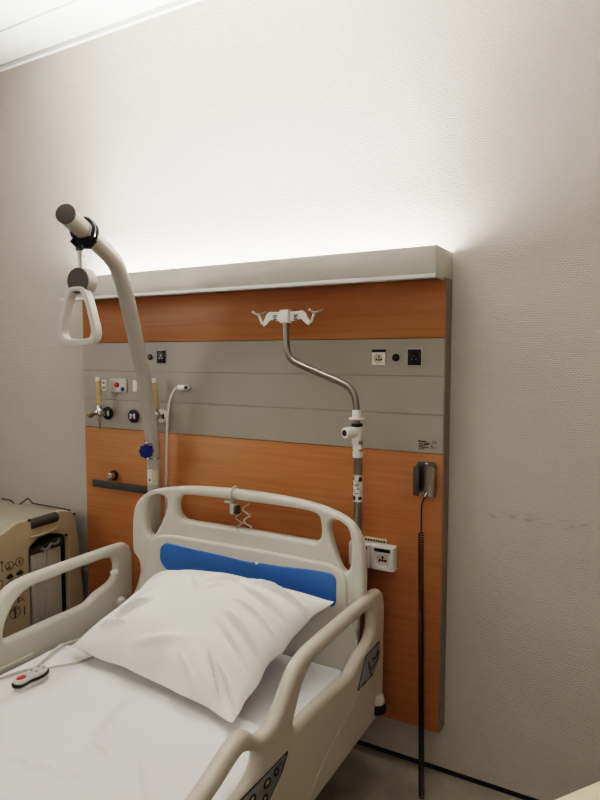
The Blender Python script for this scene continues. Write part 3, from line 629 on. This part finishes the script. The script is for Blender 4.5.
# ------------------------------------------------------------------ IV pole
t = thing('iv_pole', 'cranked steel infusion stand pole behind the right corner of headboard', 'infusion pole', (-.785, -.15, .2))
mk('upper_tube', 'steel', t, lambda b: tube(b, smooth_path([(-.789, -.15, 1.10), (-.790, -.15, 1.18), (-.793, -.15, 1.215), (-.800, -.15, 1.243), (-.816, -.15, 1.264), (-.842, -.15, 1.279), (-.92, -.15, 1.308), (-1.0, -.15, 1.338), (-1.026, -.15, 1.352), (-1.041, -.15, 1.374), (-1.047, -.15, 1.405), (-1.049, -.15, 1.451), (-1.049, -.15, 1.49)], 5), .0108, 18))
mk('lower_tube', 'steel', t, lambda b: cyl(b, (-.7835, -.15, .2), (-.7835, -.15, 1.10), .0142, n=24))
mk('collar', 'white', t, lambda b: (cyl(b, (-.789, -.15, 1.168), (-.789, -.15, 1.196), .0155, .0145, n=24, bev=.002), cyl(b, (-.789, -.15, 1.165), (-.789, -.15, 1.171), .026, n=28, bev=.002)))
mk('black_ring', 'black', t, lambda b: cyl(b, (-.789, -.15, 1.143), (-.789, -.15, 1.153), .0185, n=24, bev=.002))
ck = mk('clamp', 'white', t, lambda b: (cyl(b, (-.788, -.15, 1.085), (-.788, -.15, 1.143), .0165, .018, n=24, bev=.003), cyl(b, (-.789, -.15, 1.125), (-.802, -.182, 1.126), .016, .018, n=20, bev=.003)))
mk('clamp_knob', 'white', ck, lambda b: cyl(b, (-.801, -.180, 1.126), (-.809, -.199, 1.126), .017, n=24, bev=.003))
mk('knob_screw', 'ink', ck, lambda b: cyl(b, (-.8085, -.198, 1.126), (-.8095, -.2005, 1.126), .010, n=18))
def tapef(b):
    rg = random.Random(3); P = [(-.785, -.15, 1.045+.0042*i) for i in range(11)]; tube(b, P, [.0162+rg.uniform(-.0012, .0018) for _ in P], 16)
mk('tape_wrap', 'white', t, tapef)
lb = mk('paper_label', 'tapew', t, lambda b: cyl(b, (-.7835, -.15, .905), (-.7835, -.15, .990), .0149, n=24))
def lbl(b):
    for z_, h_, a0, a1 in ((.970, .014, -1.0, -.2), (.974, .009, -2.6, -2.0), (.94, .004, -2.2, -1.9), (.945, .003, -1.6, -.9), (.93, .003, -1.9, -1.1), (.910, .014, -2.5, -1.7), (.912, .010, -1.1, -.3), (.958, .003, -1.9, -1.0)):
        n = 6; vs = []
        for i in range(n+1):
            a = a0+(a1-a0)*i/n; c = (-.7835+.0152*math.cos(a), -.15+.0152*math.sin(a)); vs.append((b.verts.new((*c, z_)), b.verts.new((*c, z_+h_))))
        for i in range(n): b.faces.new((vs[i][0], vs[i+1][0], vs[i+1][1], vs[i][1]))
mk('label_print', 'ink', lb, lbl)
mk('mount', 'dark', t, lambda b: box(b, (-.81, -.19, .2), (-.757, -.12, .27), .006))
mk('hub', 'white', t, lambda b: box(b, (-1.066, -.166, 1.474), (-1.032, -.134, 1.517), .003))
def arm(s):
    X = lambda d: -1.049+d*s
    def f(b):
        prof = [(X(.016), 1.505), (X(.062), 1.508), (X(.070), 1.503), (X(.093), 1.474), (X(.088), 1.464), (X(.076), 1.470), (X(.060), 1.486), (X(.016), 1.478)]
        if s < 0: prof = prof[::-1]
        solid2d(b, [prof], .006, .0015, XZ(-.15), 1)
        tube(b, [(X(.016), -.15, 1.506), (X(.064), -.15, 1.509), (X(.071), -.15, 1.503), (X(.090), -.15, 1.471), (X(.094), -.15, 1.473), (X(.108), -.15, 1.505)], .0045, 8)
        tube(b, smooth_path([(X(.108), -.186, 1.512), (X(.108), -.168, 1.507), (X(.108), -.15, 1.505), (X(.109), -.122, 1.510), (X(.110), -.100, 1.516)], 4), .0038, 8)
    return f
for s in (-1, 1):
    a = mk('hook_arm', 'white', t, arm(s))
    mk('arm_print', 'ink', a, lambda b: [box(b, (-1.049+s*.040-.008, -.1545, z_), (-1.049+s*.040+w_, -.1532, z_+.0035)) for z_, w_ in ((1.497, .008), (1.491, .004), (1.484, .006))])

# ------------------------------------------------------------------ bedside cabinet
KX = -2.15
t = thing('bedside_cabinet', 'beige bedside cabinet with printed pictograms and a metal column, left of the bed', 'cabinet', (-2.38, -.32, 0))
so_ = [(-.060, .06), (-.058, .30), (-.078, .55), (-.094, .665), (-.102, .688), (-.150, .706), (-.178, .711), (-.190, .703), (-.205, .690), (-.305, .688), (-.322, .700), (-.345, .704), (-.374, .705), (-.40, .698), (-.455, .673), (-.50, .645), (-.53, .60), (-.54, .06)]
ho = [(-.330, .10), (-.135, .10), (-.135, .56), (-.140, .592), (-.185, .612), (-.23, .624), (-.285, .618), (-.322, .594), (-.330, .575)]
mk('side_panel', 'beige', t, lambda b: solid2d(b, [so_, ho], .03, .006, YZ(KX-.015), 3))
mk('cabinet_body', 'beige', t, lambda b: box(b, (-2.66, -.535, .06), (KX-.11, -.062, .655), .008))
mk('far_side_panel', 'beige', t, lambda b: solid2d(b, [so_], .03, .006, YZ(-2.675), 3))
mk('recess', 'void', t, lambda b: (box(b, (KX-.108, -.40, .09), (KX-.100, -.08, .650)), box(b, (KX-.10, -.345, .09), (KX-.032, -.333, .64)), box(b, (KX-.10, -.134, .09), (KX-.032, -.125, .64))))
mk('worktop', 'top', t, lambda b: box(b, (-2.655, -.53, .656), (KX-.032, -.075, .672), .003))
hd = mk('grab_bar', 'dark', t, lambda b: (cyl(b, (KX-.010, -.318, .682), (KX-.010, -.190, .686), .021, n=22), box(b, (KX-.024, -.318, .640), (KX-.002, -.190, .652), .003)))
mk('grip_lip', 'beige', t, lambda b: tube(b, smooth_path([(KX+.001, -.325, .632), (KX+.003, -.26, .632), (KX+.003, -.205, .638), (KX+.001, -.195, .655)], 5), .005, 8))
co = mk('lift_column', 'colm', t, lambda b: (box(b, (KX-.085, -.310, .09), (KX-.022, -.232, .548), .004), box(b, (KX-.090, -.228, .09), (KX-.030, -.150, .548), .004), [cyl(b, (KX-.022, y, .09), (KX-.022, y, .548), .004, n=10) for y in (-.306, -.285, -.236)]))
mk('column_cap', 'dark', co, lambda b: (solid2d(b, [rnd([(-.322, .548), (-.142, .548), (-.142, .594), (-.20, .590), (-.235, .572), (-.28, .578), (-.322, .572)], .008)], .075, .006, YZ(KX-.060), 3)))
mk('column_lever', 'stk', co, lambda b: tube(b, smooth_path([(KX-.018, -.26, .566), (KX-.012, -.235, .556), (KX-.012, -.215, .574), (KX-.012, -.19, .568), (KX-.018, -.165, .582)], 5), .006, 8))
mk('wire_rail', 'dark', t, lambda b: tube(b, [(-2.19, -.088, .686), (-2.244, -.088, .688), (-2.44, -.088, .688), (-2.474, -.088, .708), (-2.555, -.088, .660), (-2.598, -.088, .684), (-2.665, -.088, .684)], .0035, 8))
mk('corner_stud', 'black', t, lambda b: [sphere(b, (KX+.002, y, z_), .006, n=10) for y, z_ in ((-.104, .680), (-.147, .598), (-.327, .703))])
def pict(b):
    x = KX+.0006
    f = lambda px, py: (x, -.417+.0046*(px-10), .546-.0041*(py-565)-.00136*(px-10))
    def ring(px, py, r): 
        c = Vector(f(px, py)); tube(b, [c+Vector((0, r*math.cos(a), r*math.sin(a))) for a in [k*PI/10 for k in range(20)]], .0012, 5, True)
    def ln(*pts, r=.0014): tube(b, [f(*p) for p in pts], r, 5)
    ring(9.5, 566, .017); ring(19, 562, .017); ln((13.2, 565), (15.2, 564)); ln((9, 563), (9.5, 567), (12, 568), (9, 569)); ln((9.5, 567), (7, 569), r=.0026); ln((19, 559.5), (19.5, 564)); ln((18, 563), (20, 561))
    ln((2.5, 561), (2.5, 571), (4, 571)); ln((1, 563), (2.5, 561), (4, 563.5))
    for px, py in ((9.5, 576.5), (19, 573)):
        sphere(b, f(px, py), .012, (.1, 1.2, .75), 12); ln((px-3.5, py+1.6), (px+3.5, py-.2), r=.0022)
        ln((px+2, py), (px+2, py+7)); sphere(b, f(px+.6, py-2.4), .004, (.3, 1, 1), 8)
    ln((-1, 581), (2.5, 579.5), (2.5, 587), (0, 588)); ln((10, 579), (6, 584), (4, 590)); ln((18, 576.5), (14, 582), (13, 588))
    ln((16, 600), (19, 597), (23, 601)); ln((16, 602), (20, 600)); ln((17, 597), (17, 603))
    ring(13.5, 612, .023); ln((13.3, 606.5), (13.5, 617), r=.003); ln((10.5, 610.5), (16.5, 608)); ln((12, 609), (15, 613)); ln((22.5, 606.5), (22.5, 615), r=.002)
    ln((4, 612), (2, 622)); ln((5, 618), (3, 624))
mk('pictograms', 'ink', t, pict)
for xx, yy in ((-2.62, -.48), (-2.62, -.11), (-2.20, -.48), (-2.20, -.11)):
    mk('castor', 'dark', t, lambda b: (cyl(b, (xx-.012, yy, .025), (xx+.012, yy, .025), .025, n=20), box(b, (xx-.018, yy-.015, .035), (xx+.018, yy+.015, .064), .003)))

# ------------------------------------------------------------------ cream table whose corner shows at lower right
ang = math.atan2(.069, .049); tx = Vector((math.cos(ang), math.sin(ang), 0)); ty = Vector((-tx.y, tx.x, 0))
# back-left edge runs through (-.089,-.964) along tx; the top lies to its right (-ty)
o0 = Vector((-.0935, -.9600, .70))-tx*.10
cT = o0+tx*.30-ty*.20
mt = Matrix(((tx.x, ty.x, 0, cT.x), (tx.y, ty.y, 0, cT.y), (0, 0, 1, 0), (0, 0, 0, 1)))
t = thing('side_table', 'cream table top whose corner shows at the bottom right', 'table', (cT.x, cT.y, 0))
mk('table_top', 'table', t, lambda b: solid2d(b, [rnd(rect(-.30, -.20, .30, .20), .02)], .024, .003, mt @ Matrix.Translation((0, 0, .688)), 2))
mk('edge_band', 'dark', t, lambda b: solid2d(b, [rnd(rect(-.302, -.202, .302, .202), .02)], .012, .001, mt @ Matrix.Translation((0, 0, .684)), 1))
for sx in (-1, 1):
    for sy in (-1, 1):
        p = cT+tx*(.27*sx)+ty*(.17*sy); mk('leg', 'steel', t, lambda b: cyl(b, (p.x, p.y, 0), (p.x, p.y, .678), .014, n=16))

# ------------------------------------------------------------------ lights
def area(name, loc, target, sx, sy, power, col):
    l = bpy.data.lights.new(name, 'AREA'); l.shape = 'RECTANGLE'; l.size = sx; l.size_y = sy; l.energy = power; l.color = col
    o = bpy.data.objects.new(name, l); C.objects.link(o); o.location = loc
    o.rotation_euler = (Vector(target)-Vector(loc)).to_track_quat('-Z', 'Y').to_euler(); return o
area('uplight', (-1.32, -.10, 1.640), (-1.32, -.10, 3), 1.50, .06, 14.5, (.97, 1, 1.0))
u2 = area('uplight_beam', (-1.32, -.13, 1.642), (-1.32, -.45, 3), 1.50, .06, 21, (.97, 1, 1.0)); u2.data.spread = math.radians(80)
WARM = (1, .97, .93)
rl = area('left_light', (-3.7, -2.3, 1.8), (-.75, -.2, .85), 1.4, 1.2, 4.6, WARM); rl.data.spread = math.radians(100)  # soft unseen source on the left, kind of lamp unknown
area('ceiling_fill', (-.6, -2.9, 2.69), (-.6, -2.9, 0), 1.2, .6, 3.5, WARM)  # added room fill at ceiling height, no fixture known there
area('front_fill', (.3, -3.9, 1.7), (-1.2, 0, 1.0), 1.2, 1.2, 6.5, WARM)  # added fill from behind the camera, no doorway is built
area('upward_fill', (.9, -1.6, 1.9), (.9, -1.5, 3), 1.2, .3, 5.5, (1, 1, 1))  # added unseen fill, brightens the upper wall by way of the ceiling
w = bpy.data.worlds.new('World'); bpy.context.scene.world = w; w.use_nodes = True
w.node_tree.nodes['Background'].inputs[0].default_value = (.9, .87, .82, 1); w.node_tree.nodes['Background'].inputs[1].default_value = .02

# ------------------------------------------------------------------ camera
cam = bpy.data.cameras.new('camera'); co_ = bpy.data.objects.new('camera', cam); C.objects.link(co_)
cam.sensor_fit = 'VERTICAL'; cam.sensor_height = 36; cam.lens = 27.675; cam.clip_start = .05
yaw, pitch, roll = math.radians(29.35), math.radians(3.96), math.radians(-.07)
f = Vector((-math.sin(yaw)*math.cos(pitch), math.cos(yaw)*math.cos(pitch), -math.sin(pitch))); r = Vector((math.cos(yaw), math.sin(yaw), 0)); d = f.cross(r)
r2 = r*math.cos(roll)+d*math.sin(roll); d2 = d*math.cos(roll)-r*math.sin(roll)
co_.matrix_world = Matrix(((r2.x, -d2.x, -f.x, 0), (r2.y, -d2.y, -f.y, -1.9193), (r2.z, -d2.z, -f.z, 1.36), (0, 0, 0, 1)))
sc = bpy.context.scene; sc.camera = co_
sc.view_settings.view_transform = 'Filmic'; sc.view_settings.look = 'High Contrast'; sc.view_settings.exposure = .19
